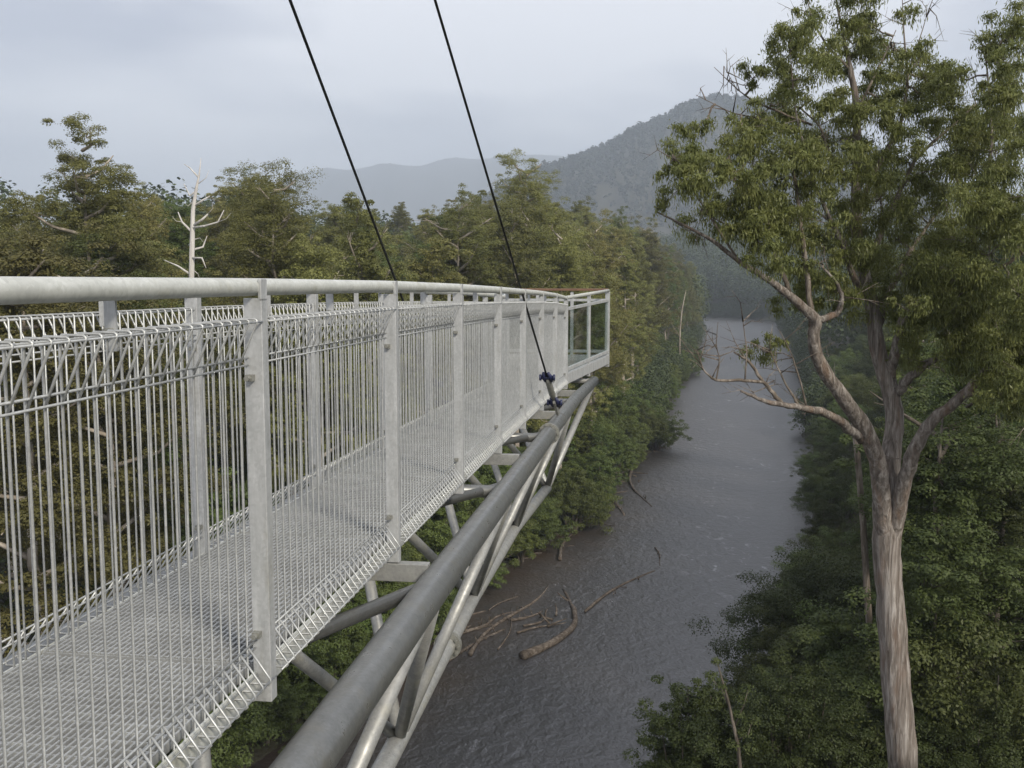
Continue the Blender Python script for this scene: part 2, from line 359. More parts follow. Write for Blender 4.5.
# handrails
def pipe(name, pts, r, m_, seg=20, parent=walk, smooth=True):
    q = MB(); q.tube(pts, r, seg); return q.build(name, m_, parent, smooth)
RP = .0275*S
ds = np.linspace(-1.75, 14.75, 60)
rr_ = [rail_pt(d, .004) for d in ds] + [A*(1-k)+B*k for k in (.5, 1)]
pipe('handrail', rr_, RP, M['rail'])
ds2 = np.linspace(-.4, 14.4, 60)
pipe('handrail', [rail_pt(d, WID-.004) for d in ds2] + [B2], RP, M['rail'])
q = MB(); q.bar(B+np.array([0, 0, .02]), B2+np.array([0, 0, .02]), .12*S, .04*S); q.build('timber_rail', M['timber'], walk, bevel=.004)
tr_ = walk.children[-1]; tr_['label'] = 'reddish timber leaning rail'
# mid-panel hangers
for a, b_ in list(zip(dR[1:-1], dR[2:])):
    d = (a+b_)/2 + .06; q = MB(); c = rail_pt(d, .05, .02)
    q.bar(c, rail_pt(d, .05, .15), .030*S, .008*S, up=U); o_ = q.build('rail_hanger', M['post'], walk)
    q = MB(); e = rail_pt(d, .05, .105); q.tube([e-U*.005, e-U*.03], .013*S, 6); q.build('bolt', M['flange'], o_)
for a, b_ in list(zip(dL[:-1], dL[1:])):
    d = (a+b_)/2; q = MB(); q.bar(rail_pt(d, WID-.034, .02), rail_pt(d, WID-.034, .15), .032*S, .008*S, up=U); q.build('rail_hanger', M['post'], walk)
# deck gratings, one per bay
DK = 1.235
def grating(da, db):
    q = MB(); g_ = .018
    for lt in np.linspace(.055, WID-.055, 36):
        q.bar(rail_pt(da+g_, lt, DK+.014), rail_pt(db-g_, lt, DK+.014), .007*S, .03*S)
    for d in np.arange(da+.035, db-.03, .05):
        q.bar(rail_pt(d, .05, DK+.008), rail_pt(d, WID-.05, DK+.008), .0065*S, .010*S)
    for d in (da+g_, db-g_): q.bar(rail_pt(d, .05, DK+.022), rail_pt(d, WID-.05, DK+.022), .005*S, .034*S)
    return q.build('deck_grating', M['grate'], walk)
for a, b_ in zip(dR[:-1], dR[1:]): grating(a, b_)
q = MB(); PL = []
ins = (A+A2+B+B2)/4
for k in np.linspace(.03, .97, 34):
    a_ = A*(1-k)+A2*k; b_ = B*(1-k)+B2*k; dn = np.array([0, 0, (DK+.014)*S]); q.bar(a_-dn, b_-dn, .006*S, .03*S)
for k in np.linspace(.03, .97, 50):
    a_ = A*(1-k)+B*k; b_ = A2*(1-k)+B2*k; dn = np.array([0, 0, (DK+.002)*S]); q.bar(a_-dn, b_-dn, .011*S, .012*S)
q.build('platform_grating', M['grate'], walk)
for lat, o in ((.022, -1), (WID-.022, 1)):
    q = MB()
    for a, b_ in zip(ds[:-1], ds[1:]): q.bar(rail_pt(a, lat, 1.29), rail_pt(b_, lat, 1.29), .008*S, .085*S)
    q.build('edge_channel', M['rail'], walk)
# glazed bays round the platform
def glazed(a, b_, n):
    for i in range(n):
        p0 = a+(b_-a)*i/n; p1 = a+(b_-a)*(i+1)/n; dn = lambda z: np.array([0, 0, -z*S]); tdir = nrm(p1-p0)
        gp = MB(); gp.bar(p0+dn(.61)+tdir*.03, p1+dn(.61)-tdir*.03, .010*S, .86*S); go_ = gp.build('glass_panel', M['glass'], walk)
        for z, hh in ((.165, .045), (1.06, .05)):
            fr = MB(); fr.bar(p0+dn(z), p1+dn(z), .04*S, hh*S); fr.build('frame', M['post'], go_, bevel=.003)
        for e in ([p0, p1] if i == n-1 else [p0]):
            po = MB(); po.bar(e+dn(.02), e+dn(1.33), .055*S, .05*S, up=np.cross(tdir, [0, 0, 1.])); po.build('glazing_post', M['post'], walk, bevel=.003)
    fb = MB(); fb.bar(a+dn(1.2), b_+dn(1.2), .06*S, .15*S); fb.build('fascia_beam', M['post'], walk, bevel=.003)
glazed(A+LEFT*.0+U*.06, B, 2); glazed(A2+U*.06, B2, 2); glazed(B+nrm(B2-B)*.03, B2-nrm(B2-B)*.03, 3)

# truss: two top chords and one bottom chord
def top_pt(d, side=0):
    lat = -.215 if side == 0 else WID+.215
    x = np.array([-1.23+.1385*d, d, 0]) + LEFT*lat
    zz = np.interp(d, [-2, 3, 4.8, 10.7, 15.6], [-1.42, -1.44, -1.455, -1.56, -1.66])
    p = EYE + S*x; p[2] = CAMZ + S*zz; return p
TIP = P(594, 381, 16.2*S)
mid = lambda d: (top_pt(d, 0)+top_pt(d, 1))/2
TIP2 = mid(16.2)*2 - TIP; TIP2[2] = TIP[2]
T = [4.75, 7.45, 10.2, 12.9]
NB = [P(399, 738, 6.45*S), P(473, 597, 9.2*S), P(515, 528, 11.85*S), P(547, 488, 14.0*S)]
N0 = NB[0]*2 - NB[1] + np.array([.0, 0, 0]); NM = N0*2 - NB[0]
CR = .080*S
for side, tip in ((0, TIP), (1, TIP2)):
    pts = [top_pt(d, side) for d in np.linspace(-2, 13.5, 24)] + [tip]
    n = len(pts); o_ = pipe('top_chord', pts, CR, M['pipe'], 28)
    for d in (10.05, 11.2, 2.0):
        c = top_pt(d, side); tdir = nrm(top_pt(d+.1, side)-c); q = MB(); rr0 = CR*1.34 if d != 11.2 else CR*1.06
        q.tube([c-tdir*.034, c-tdir*.003], rr0, 28); q.tube([c+tdir*.003, c+tdir*.034], rr0, 28)
        if d != 11.2:
            for k in range(10):
                an = k*math.tau/10; e = c + CR*1.19*(math.cos(an)*np.cross(tdir, [0, 0, 1.])+math.sin(an)*np.array([0, 0, 1.])); q.tube([e-tdir*.045, e+tdir*.045], .014*S, 6)
        q.build('flange', M['flange'] if d != 11.2 else M['pipe'], o_)
BR_ = .068*S
o_ = pipe('bottom_chord', [NM, N0]+NB, BR_, M['strut'], 24)
for c, tdir in ((P(446, 653, 8.05*S), nrm(NB[1]-NB[0])),):
    k = np.dot(c-NB[0], tdir); c = NB[0]+tdir*k; q = MB()
    q.tube([c-tdir*.03, c+tdir*.03], BR_*1.7, 24)
    for j in range(10):
        an = j*math.tau/10; e = c + BR_*1.36*(math.cos(an)*nrm(np.cross(tdir, [0, 0, 1.]))+math.sin(an)*np.array([0, 0, 1.])); q.tube([e-tdir*.055, e+tdir*.055], .013*S, 6)
    q.build('flange', M['flange'], o_)
def strut(a, b_, r=.042*S, m_=None): pipe('strut', [a, b_], r, m_ or M['strut'], 14)
for side, tip in ((0, TIP), (1, TIP2)):
    tp = [top_pt(d, side) for d in [2.05, *T]]
    nb = [N0, *NB]
    for i in range(5):
        strut(tp[i], nb[i]);
        if i < 4: strut(nb[i], tp[i+1])
    strut(nb[4], tip, .05*S)
strut(TIP, TIP2)
for d in (1.9, 7.0, 9.75, 13.2): pipe('cross_brace', [top_pt(d, 0), top_pt(d, 1)], .045*S, M['pipe'], 14)
for a, b_ in ((2, 4.75), (4.9, 7.3), (7.6, 10.1), (10.3, 13)): pipe('cross_brace', [top_pt(a, 1), top_pt(b_, 0)], .034*S, M['pipe'], 12)
for d in (1.52, 4.82, 8.2, 11.45, 14.6):
    q = MB(); dzz = np.array([0, 0, .01]); a = top_pt(d, 0)+LEFT*S*.06; b_ = top_pt(d, 1)-LEFT*S*.06
    zz = rail_pt(d, 0, 1.40)[2]; a[2] = b_[2] = zz
    q.bar(a, b_, .06*S, .09*S); q.build('cross_beam', M['strut'], walk, bevel=.004)

# stay cables
def stay(side, label):
    anchor = top_pt(11.05, side) + np.array([0, 0, CR])
    pa, pb = ((435, 0), (549, 400)) if side == 0 else ((290, 0), (437, 414))
    far = P(pa[0], pa[1], 7.6*S if side == 0 else 6.6*S)
    dirn = nrm(far-anchor)
    root = empty('stay_cable', tuple(anchor), label, 'cable', 'stay cables of the walkway')
    e = anchor + dirn*.76
    pipe('strand', [e, anchor+dirn*38], .0105*S, M['cable'], 10, root)
    q = MB(); q.tube([anchor+dirn*.34, anchor+dirn*.42, anchor+dirn*.70, anchor+dirn*.76], [.026, .042, .042, .024], 12); q.build('socket', M['flange'], root, True)
    for s0 in (.26, .78):
        c = anchor + dirn*s0; q = MB(); sd = LEFT
        q.tube([c-sd*.085, c+sd*.085], .026, 10)
        for k in (-1, 1):
            q.tube([c+sd*k*.075, c+sd*k*.10], .042, 10)
            q.tube([c+sd*k*.035-dirn*.08, c+sd*k*.045, c+sd*k*.03+dirn*.09], [.020, .030, .020], 8)
        q.build('shackle', M['blue'], root, True)
    q = MB(); q.bar(anchor-dirn*.06, anchor+dirn*.32, .03, .13, up=U); q.build('lug_plate', M['flange'], root)
stay(0, 'dark stay cable pinned with blue shackles to the pipe outside the near mesh')
stay(1, 'dark stay cable that runs down behind the handrail to the far side')

# ------------------------------------------------------------------ foliage
def leaf_quads(c, n, L, Wd, droop=0.0):
    k = len(c); r = rng.normal(size=(k, 3))
    if droop: r = r*(1-droop) + np.array([0, 0, -1.])*droop*1.6
    tt = nrm(r - n*np.sum(r*n, 1, keepdims=True)); bb = np.cross(n, tt)
    L = np.asarray(L)*(.7+.6*rng.random(k)); Wd = np.asarray(Wd)*(.7+.6*rng.random(k))
    L = L[:, None]/2; Wd = Wd[:, None]/2
    v = np.stack([c-tt*L, c+bb*Wd, c+tt*L, c-bb*Wd], 1).reshape(-1, 3)
    return v, np.arange(4*k).reshape(k, 4)
def clump(c, R, cnt, L, Wd, flat=.65, droop=0.0, rand=.45, up=.5, fuzz=.07):
    d = nrm(rng.normal(size=(cnt, 3))); d[:, 2] = np.where(rng.random(cnt) < .7, np.abs(d[:, 2]), d[:, 2])
    r = R*(.35+.65*rng.random((cnt, 1))**.5)*(1+fuzz*rng.normal(size=(cnt, 1)))
    p = d*r*np.array([1, 1, flat]) + c
    n = nrm(d*.8 + np.array([0, 0, up]) + rng.normal(size=(cnt, 3))*rand)
    return leaf_quads(p, n, L, Wd, droop)
def wob(a, b, k, amp):
    s = np.linspace(0, 1, k)[:, None]; p = a*(1-s)+b*s; j = rng.normal(size=(k, 3))*amp; j[0] = 0; return p+j

def make_gum(H, spread, base, nbr, style, leaf=.23, cnt=980, dens=1.0):
    tk, cr_ = MB(), MB()
    lean = rng.normal(size=2)*H*.02
    tp = wob(np.zeros(3), np.array([lean[0], lean[1], H*.93]), 9, H*.006); r0 = H*.0135
    tr_r = np.linspace(1, .12, 9)*r0; tr_r[0] *= 1.35
    tk.tube(tp, tr_r, 8, False)
    cl = []
    for i in range(nbr):
        hf = base + (0.97-base)*(i+rng.random()*.8)/nbr
        p0 = np.array([np.interp(hf*H, tp[:, 2], tp[:, k]) for k in range(2)] + [hf*H])
        az = i*2.4 + rng.normal()*.4
        ln = spread*H*(1.0-.72*((hf-base)/(1-base))**1.6)*(.65+.6*rng.random())
        rise = (.35+.5*rng.random())*ln
        p1 = p0 + np.array([math.cos(az)*ln, math.sin(az)*ln, rise])
        mp_ = (p0+p1)/2 + np.array([0, 0, -.1*ln]) + rng.normal(size=3)*ln*.06
        tk.tube([p0, mp_, p1], np.array([.42, .28, .1])*r0*(.7+.5*(1-hf)), 5, False)
        nc = max(2, int((2.5+ln*.75)*dens))
        for j in range(nc):
            f = .45+.6*rng.random(); q_ = (p0*(1-f)+p1*f) + rng.normal(size=3)*ln*.13*np.array([1, 1, .6]); cl.append(q_)
            tk.tube([p0*(1-f*.8)+p1*f*.8, q_], [.06*r0+.01, .02], 4, False)
    cl = [c for c in cl if c[2] < H*.9 or np.hypot(*(c[:2]-tp[-1][:2])) < H*.05]      # the leader carries the top of the crown
    for k in range(7):
        q_ = tp[-2]*(1-k/6)+tp[-1]*(k/6) + rng.normal(size=3)*H*np.array([.022, .022, .008]); cl.append(q_)
        tk.tube([tp[-2]*(1-k/7)+tp[-1]*(k/7), q_], [.06*r0+.01, .02], 4, False)
    for c in cl:
        R = H*(.028+.024*rng.random())*(1.2 if style == 'dense' else 1.0)
        for j in range(6):
            v, f = clump(c+rng.normal(size=3)*R*np.array([.62, .62, .5]), R*(.3+.32*rng.random()), cnt//6, leaf, leaf*.5, .68, .2, .35, .55, .09)
            cr_.add(v, f)
    return tk, cr_
def make_shrub(H, Wd, n, leaf=.3, cnt=500, base=.2):
    tk, cr_ = MB(), MB()
    for i in range(n):
        az = rng.random()*6.28; u = math.sqrt(rng.random()); rr1 = Wd*.42*u
        hb = base*H + (H-base*H)*(.12+.8*rng.random()**.7)*(1-.45*u*u)
        c = np.array([math.cos(az)*rr1, math.sin(az)*rr1, hb])
        if i % 2 == 0 or n >= 50:
            st = np.array([c[0]*.1, c[1]*.1, 0]); md = np.array([c[0]*.35, c[1]*.35, hb*.6])
            tk.tube([st, md, c], [.02+.012*H, .015+.005*H, .015], 5, False)
        R = Wd*(.10+.09*rng.random())
        for j in range(6):
            v, f = clump(c+rng.normal(size=3)*R*np.array([.75, .75, .55]), R*(.32+.36*rng.random()), cnt//6, leaf, leaf*.5, .7, .1, .4, .5, .1); cr_.add(v, f)
    return tk, cr_

def proto(pair, tm, cm):
    tk, cr_ = pair
    return (mesh_data('trunk', np.concatenate(tk.v), np.concatenate(tk.f), tm, True), mesh_data('crown', np.concatenate(cr_.v), np.concatenate(cr_.f), cm))
def plant(name, pr, loc, rz, sc, label, cat, group, cm=None, names=('trunk', 'crown')):
    r = empty(name, tuple(loc), label, cat, group); r.rotation_euler = (0, 0, rz); r.scale = sc
    for me, nm in zip(pr, names):
        o = bpy.data.objects.new(nm, me); COL.objects.link(o); o.parent = r
    return r
gum_far = [proto(make_gum(38, *a), M['bark_far'], M['leaf_olive']) for a in
           ((.17, .30, 22, 'dense'), (.15, .36, 20, 'dense'), (.19, .32, 20, 'dense'), (.13, .25, 22, 'open'), (.16, .42, 17, 'open'), (.18, .28, 24, 'dense'))]
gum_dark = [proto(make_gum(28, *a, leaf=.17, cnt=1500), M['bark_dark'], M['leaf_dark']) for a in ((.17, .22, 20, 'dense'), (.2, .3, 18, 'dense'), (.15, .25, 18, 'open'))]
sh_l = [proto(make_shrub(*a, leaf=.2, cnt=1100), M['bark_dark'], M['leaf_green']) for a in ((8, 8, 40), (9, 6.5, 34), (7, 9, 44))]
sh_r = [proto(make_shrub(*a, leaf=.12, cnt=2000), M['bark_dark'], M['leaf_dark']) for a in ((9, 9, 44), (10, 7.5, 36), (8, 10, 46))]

def recolour(prs, cm):
    out = []
    for a_, c_ in prs:
        c2 = c_.copy(); c2.materials.clear(); c2.materials.append(cm); out.append((a_, c2))
    return out
gum_mid = recolour(gum_dark, M['leaf_pale']); sh_m = recolour(sh_r, M['leaf_green']); gum_warm = recolour(gum_far, M['leaf_green'])
def pix(x, y, z):
    d = np.array([x, y, z-CAMZ]); fwd = d[1]*cp - d[2]*sp_; up = d[1]*sp_ + d[2]*cp
    return 512+F*d[0]/fwd, 384-F*up/fwd
# skyline of the left bank forest in the photograph: crown tops per pixel column
skyl = np.array([(-80, 205), (0, 205), (40, 215), (140, 190), (190, 182), (240, 172), (285, 175), (320, 190), (330, 215), (370, 188), (420, 205), (470, 195), (520, 182), (560, 186), (600, 206), (640, 205), (680, 232), (710, 248), (740, 258)], float)
taken = []
def free(x, y, r):
    for (a, b_, c) in taken:
        if (a-x)**2+(b_-y)**2 < (r+c)**2*.25: return False
    taken.append((x, y, r)); return True
LT = []
# skyline rows first, then the ranks nearer the water
tries = 0
while len(LT) < 185 and tries < 6000:
    tries += 1
    Y = 62*math.exp(rng.random()*2.45); s = 6+rng.random()**1.3*min(110, 25+Y*.45); X = float(shoreL(Y))-s
    px = 512+X/Y*F
    if px < -70 or px > 735 or (150 < px < 245 and Y < 118) or (110 < px < 290 and Y < 92) or not free(X, Y, 7.5+Y*.012): continue
    LT.append((X, Y, s, px))
for (X, Y, s, px) in LT:
    z = float(terrain(X, Y)); top = P(px, np.interp(px, skyl[:, 0], skyl[:, 1]) + rng.random()**1.5*48 + max(0, 34-s)*.7, Y)[2]
    hh = min(58, max(17, top-z)); i = int(rng.integers(len(gum_far))); k = hh/38
    w = k**.5*(.92+.3*rng.random())*.98
    plant('eucalypt_tree', (gum_warm if rng.random() < .2 else gum_far)[i], (X, Y, z-.3), rng.random()*6.28, (w, w, k), 'olive green eucalypt crowded into the forest on the left river bank', 'tree', 'eucalypts of the left bank forest')
ns = 0; tries = 0; taken = []
while ns < 170 and tries < 6000:
    tries += 1
    Y = 60*math.exp(rng.random()*2.1); s = -.8+rng.random()**1.6*24; X = float(shoreL(Y))-s; px = 512+X/Y*F
    if px < 150 or px > 720 or not free(X, Y, 3.4+Y*.006): continue
    k = .7+.6*rng.random() + min(.6, max(0, s)*.04); ns += 1
    plant('bank_shrub', sh_l[int(rng.integers(3))], (X, Y, float(terrain(X, Y))-.4), rng.random()*6.28, (k, k, k*(.85+.4*rng.random())), 'leafy green shrub at the foot of the forest on the left bank', 'shrub', 'shrubs along the left bank')
# right bank: tall shaded trees, then low growth
nr = 0; tries = 0; taken = [(12.9, 34, 7)]
while nr < 80 and tries < 5000:
    tries += 1
    Y = 45*math.exp(rng.random()*2.6); s = 12+Y*.02+rng.random()**1.2*min(120, 20+Y*.35); X = float(shoreR(Y))+s; px = 512+X/Y*F
    if px < 760 or px > 1090 or not free(X, Y, 7+Y*.012): continue
    z = float(terrain(X, Y)); tgt = 262+rng.random()*120-max(0, Y-150)*.12 if px > 800 else 265+rng.random()*20
    hh = min(38, max(11, P(px, tgt, Y)[2]-z)); k = hh/30; w = k**.5*(.9+.3*rng.random()); nr += 1
    u_ = rng.random(); pr = (gum_warm if u_ < .3 and Y > 75 else gum_mid if u_ < .5 and Y > 60 else gum_dark)[int(rng.integers(3))]
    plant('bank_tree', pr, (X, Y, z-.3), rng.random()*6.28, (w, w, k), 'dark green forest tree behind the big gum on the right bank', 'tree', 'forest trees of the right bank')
nr = 0; tries = 0; taken = [(12.9, 34, 2.5)]
while nr < 110 and tries < 4000:
    tries += 1
    Y = 26*math.exp(rng.random()*2.6); s = (1.6 if Y > 75 else 1)+rng.random()**1.4*min(45, 12+Y*.3); X = float(shoreR(Y))+s; px, py = pix(X, Y, float(terrain(X, Y))+5)
    if px < 650 or px > 1080 or py > 900 or not free(X, Y, 4.2+Y*.005): continue
    k = .7+.5*rng.random()+min(.7, s*.03); nr += 1
    if Y < 60 and px < 740: k *= .5
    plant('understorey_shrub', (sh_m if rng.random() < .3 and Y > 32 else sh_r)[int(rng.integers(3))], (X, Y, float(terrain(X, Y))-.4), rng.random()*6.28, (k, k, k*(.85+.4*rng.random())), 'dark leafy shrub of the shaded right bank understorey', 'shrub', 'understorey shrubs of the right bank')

# far forest that reads as one mass
def mass(name, pts, hs, nq, leaf, label, mt):
    q = MB()
    for (x, y, z), h in zip(pts, hs):
        d = nrm(rng.normal(size=(nq, 3))); d[:, 2] = np.abs(d[:, 2])**.7*np.where(rng.random(nq) < .8, 1, -.6)
        r = (.75+.4*rng.random((nq, 1)))
        rad = h*.2*(.8+.4*rng.random())
        p = d*r*np.array([rad, rad, h*.42]) + np.array([x, y, z+h*.58])
        q.add(*leaf_quads(p, nrm(d*.9+rng.normal(size=(nq, 3))*.5+np.array([0, 0, .3])), leaf*h/30, leaf*.65*h/30))
    o = q.build(name, mt); o['kind'] = 'stuff'; o['label'] = label; o['category'] = 'forest'
pts = []
while len(pts) < 2600:
    Y = 330+rng.random()*1100; side = rng.random() < .55
    s = 3+rng.random()**1.4*260
    X = float(shoreL(Y))-s if side else float(shoreR(Y))+s; px = 512+X/Y*F
    if side and Y < 620 and s < 75: continue
    if Y > 1080:
        px = 640+rng.random()*330; X = (px-512)/F*Y
        if X < float(shoreR(Y))+3: continue
    if -60 < px < 1080: pts.append((X, Y, float(terrain(X, Y))))
n0_ = len(pts)
while len(pts) < n0_+520:
    Y = 1030+rng.random()*240; px = 660+rng.random()*230; X = (px-512)/F*Y
    if X > float(shoreR(Y))+1: pts.append((X, Y, float(terrain(X, Y))-rng.random()*3))
hs_ = [(26 if k < n0_ else 36)+rng.random()*16 for k in range(len(pts))]
for k in range(1100):                    # low growth along both far shores and round the bend
    Y = 240*math.exp(rng.random()*1.5) if k < 700 else 1000+rng.random()*200
    s_ = rng.random()**1.5*10
    X = float(shoreL(Y))-s_ if k % 2 and k < 700 else float(shoreR(Y))+s_
    pts.append((X, Y, float(terrain(X, Y))-2.5)); hs_.append(8+rng.random()*8)
mass('far_bank_forest', pts, hs_, 230, 1.4, 'olive forest massed along the river towards the bend', M['leaf_far'])
pts = []
while len(pts) < 11000:
    Y = 1500+rng.random()*1800; px = 380+rng.random()*680; X = (px-512)/F*Y
    pts.append((X, Y, float(terrain(X, Y))))
while len(pts) < 14500:
    Y = 3020+rng.random()*240; px = 440+rng.random()*560; X = (px-512)/F*Y
    pts.append((X, Y, float(terrain(X, Y))))
mass('hill_forest', pts, [16+rng.random()**2*26 for _ in pts], 30, 7.0, 'dark forest covering the misty hillsides', M['leaf_hill'])
# undergrowth over the banks
cs, nn = [], []
for side, n_, yr in ((0, 26000, (55, 330)), (1, 26000, (15, 260))):
    Y = yr[0]*np.exp(rng.random(n_)*math.log(yr[1]/yr[0])); s = 1+rng.random(n_)**1.2*55
    X = np.where(side == 0, shoreL(Y)-s, shoreR(Y)+s)
    z = terrain(X, Y)+rng.random(n_)**2*1.6; cs.append(np.stack([X, Y, z], 1))
cs = np.concatenate(cs); v, f = leaf_quads(cs, nrm(rng.normal(size=cs.shape)*.8+np.array([0, 0, 1.])), .75, .4)
o = mesh_obj('undergrowth', v, f, M['leaf_dark']); o['kind'] = 'stuff'; o['label'] = 'dark ferns and undergrowth covering both banks'; o['category'] = 'undergrowth'

# ------------------------------------------------------------------ the big gum tree on the right
D0 = 34.0
def skel(tk, pts, wig=.05, seg=10):
    p = np.array([P(a, b_, D0+dd) for a, b_, dd, r in pts]); r = np.array([q_[3] for q_ in pts])
    n = (len(p)-1)*4+1; s = np.linspace(0, len(p)-1, n); k = np.arange(len(p))
    # smooth through the joints
    pi = np.stack([np.interp(s, k, p[:, j]) for j in range(3)], 1)
    ps = pi.copy(); ps[1:-1] = pi[:-2]*.25+pi[1:-1]*.5+pi[2:]*.25
    ps[1:-1] += rng.normal(size=(n-2, 3))*wig*np.interp(s, k, r)[1:-1, None]*2.2
    ri = np.interp(s, k, r)*.88; ri = ri*(1+.03*rng.normal(size=n))
    tk.tube(ps, ri, seg); return ps
def Z1(a, b_): return (640+.375*a, 240+.375*b_)
def Z8(a, b_): return (640+.375*a, .375*b_)
big = empty('gum_tree', tuple(P(905, 900, D0)), 'tall rough barked gum tree with spreading limbs standing over the right bank', 'tree')
base_z = float(terrain(*P(905, 900, D0)[:2]))
tk = MB()
gp = P(906, 900, D0)
trunk_px = [(903, 768, 0, .58), (897, 690, 0, .555), (891, 610, 0, .54), (886, 550, 0, .53), (886, 505, .0, .5), (890, 460, .2, .40), (896, 420, .4, .37), (889, 385, .5, .33), (877, 350, .6, .30), (872, 304, .7, .27), (862, 268, .8, .25), (855, 225, .9, .22), (857, 165, 1, .18), (857, 105, 1, .14), (850, 67, 1, .10), (842, 30, 1.1, .06), (834, -12, 1.1, .03)]
tp = P(903, 768, D0); lowp = np.array([tp[0]+.25, tp[1], base_z-.5])
tk.tube([lowp, lowp*.75+tp*.25, lowp*.4+tp*.6, tp], [.85, .64, .55, .51], 20)
sk = [skel(tk, trunk_px, .012, 20)]
limbs = [
 [(887, 585, 0, .36), (884, 530, -.1, .38), (880, 470, -.5, .34), (866, 428, -.9, .31), (842, 397, -1.3, .27), (820, 364, -1.6, .24), (812, 336, -1.8, .22), (818, 320, -1.9, .2), (790, 296, -2.2, .15), (771, 281, -2.4, .12), (740, 262, -2.6, .09), (712, 240, -2.8, .065), (682, 224, -3, .045), (657, 212, -3.1, .025)],
 [(818, 320, -1.9, .15), (838, 315, -1.9, .12), (843, 297, -2, .09), (836, 281, -2.1, .06), (824, 269, -2.2, .035)],
 [(862, 440, -.8, .2), (845, 424, -1.4, .17), (820, 411, -2.1, .14), (795, 407, -2.6, .11), (771, 403, -3, .09), (755, 397, -3.3, .06), (741, 391, -3.5, .04)],
 [(782, 404, -2.8, .085), (770, 390, -2.9, .075), (760, 378, -3, .065), (750, 362, -3, .05), (734, 352, -3.1, .03)],
 [(762, 382, -3, .06), (740, 380, -3.3, .055), (715, 381, -3.6, .045), (703, 370, -3.8, .03), (697, 350, -3.8, .015)],
 [(716, 380, -3.6, .03), (720, 360, -3.6, .022), (716, 345, -3.7, .018), (718, 322, -3.7, .01)],
 [(745, 379, -3.3, .03), (747, 350, -3.4, .02), (744, 330, -3.4, .016), (742, 313, -3.4, .01)],
 [(800, 407, -2.5, .05), (786, 385, -2.6, .035), (775, 362, -2.7, .025), (770, 350, -2.7, .015)],
 [(806, 405, -2.5, .04), (800, 380, -2.6, .03), (790, 350, -2.7, .02), (779, 330, -2.7, .012)],
 [(889, 590, 0, .30), (893, 535, -.1, .33), (903, 486, -.6, .30), (914, 450, -1, .26), (932, 420, -1.4, .22), (962, 397, -1.9, .18), (989, 367, -2.3, .15), (1024, 352, -2.7, .12), (1060, 335, -3, .08)],
 [(962, 397, -1.9, .09), (985, 390, -2, .08), (1005, 395, -2.2, .06), (1040, 410, -2.5, .05)],
 [(897, 392, .2, .2), (912, 376, -.2, .17), (928, 363, -.5, .14), (945, 358, -.8, .1), (962, 356, -1, .06), (985, 362, -1.2, .035)],
 [(890, 380, .5, .22), (897, 340, 0, .19), (905, 312, -.5, .17), (925, 300, -.9, .15), (948, 288, -1.2, .14), (966, 270, -1.5, .12), (975, 240, -1.6, .1), (984, 195, -1.8, .08), (992, 150, -1.9, .06), (990, 100, -2, .04), (985, 50, -2, .02)],
 [(955, 285, -1.3, .08), (985, 276, -1.8, .07), (1010, 262, -2.2, .05), (1035, 245, -2.5, .04)],
 [(975, 240, -1.6, .06), (965, 205, -1.3, .05), (955, 175, -1, .035), (948, 150, -.9, .02)],
 [(872, 304, .7, .15), (856, 285, .1, .13), (846, 255, -.3, .11), (828, 215, -.8, .08), (815, 185, -1.1, .06), (805, 150, -1.3, .04), (795, 110, -1.4, .03), (790, 50, -1.5, .015)],
 [(812, 336, -1.8, .12), (808, 280, -1.8, .1), (801, 225, -2, .075), (795, 180, -2, .055), (787, 143, -2.1, .035)],
 [(790, 296, -2.2, .09), (775, 250, -2.4, .07), (752, 215, -2.6, .05), (735, 180, -2.7, .035), (728, 150, -2.7, .02)],
 [(740, 262, -2.6, .05), (715, 225, -2.8, .035), (693, 190, -2.9, .025), (675, 160, -2.9, .012)],
 [(858, 215, .9, .12), (872, 178, 1.2, .1), (890, 145, 1.4, .085), (903, 120, 1.5, .07), (908, 75, 1.5, .05), (904, 35, 1.5, .03), (902, -6, 1.5, .012)],
 [(908, 72, 1.5, .04), (918, 45, 1.6, .025), (929, 8, 1.6, .01)],
 [(866, 265, .8, .13), (885, 225, 1.6, .11), (905, 180, 2.1, .09), (918, 155, 2.3, .075), (950, 128, 2.6, .05), (976, 104, 2.8, .02)],
 [(856, 185, 1, .09), (838, 168, .7, .075), (828, 150, .6, .06), (820, 125, .5, .04), (800, 108, .4, .03)],
 [(812, 125, .2, .05), (780, 112, 0, .04), (760, 105, -.2, .035), (740, 92, -.3, .022), (714, 67, -.4, .01)],
 [(795, 130, -1.4, .04), (760, 118, -1.5, .03), (734, 114, -1.6, .022), (696, 95, -1.7, .01)],
 [(738, 91, -.3, .015), (730, 78, -.3, .01), (724, 66, -.3, .006)],
 [(850, 70, 1, .06), (826, 45, .8, .04), (812, 20, .7, .025), (806, -6, .7, .012)],
 [(857, 110, 1, .06), (875, 75, 1.3, .045), (885, 55, 1.4, .03), (896, 30, 1.4, .015)],
 [(877, 330, .6, .14), (890, 290, 1.5, .12), (910, 250, 2.5, .09), (935, 215, 3, .06), (960, 190, 3.2, .03)],
 [(868, 290, .7, .12), (850, 250, 2, .09), (830, 220, 3, .06), (800, 200, 3.6, .03)],
]
segs = []
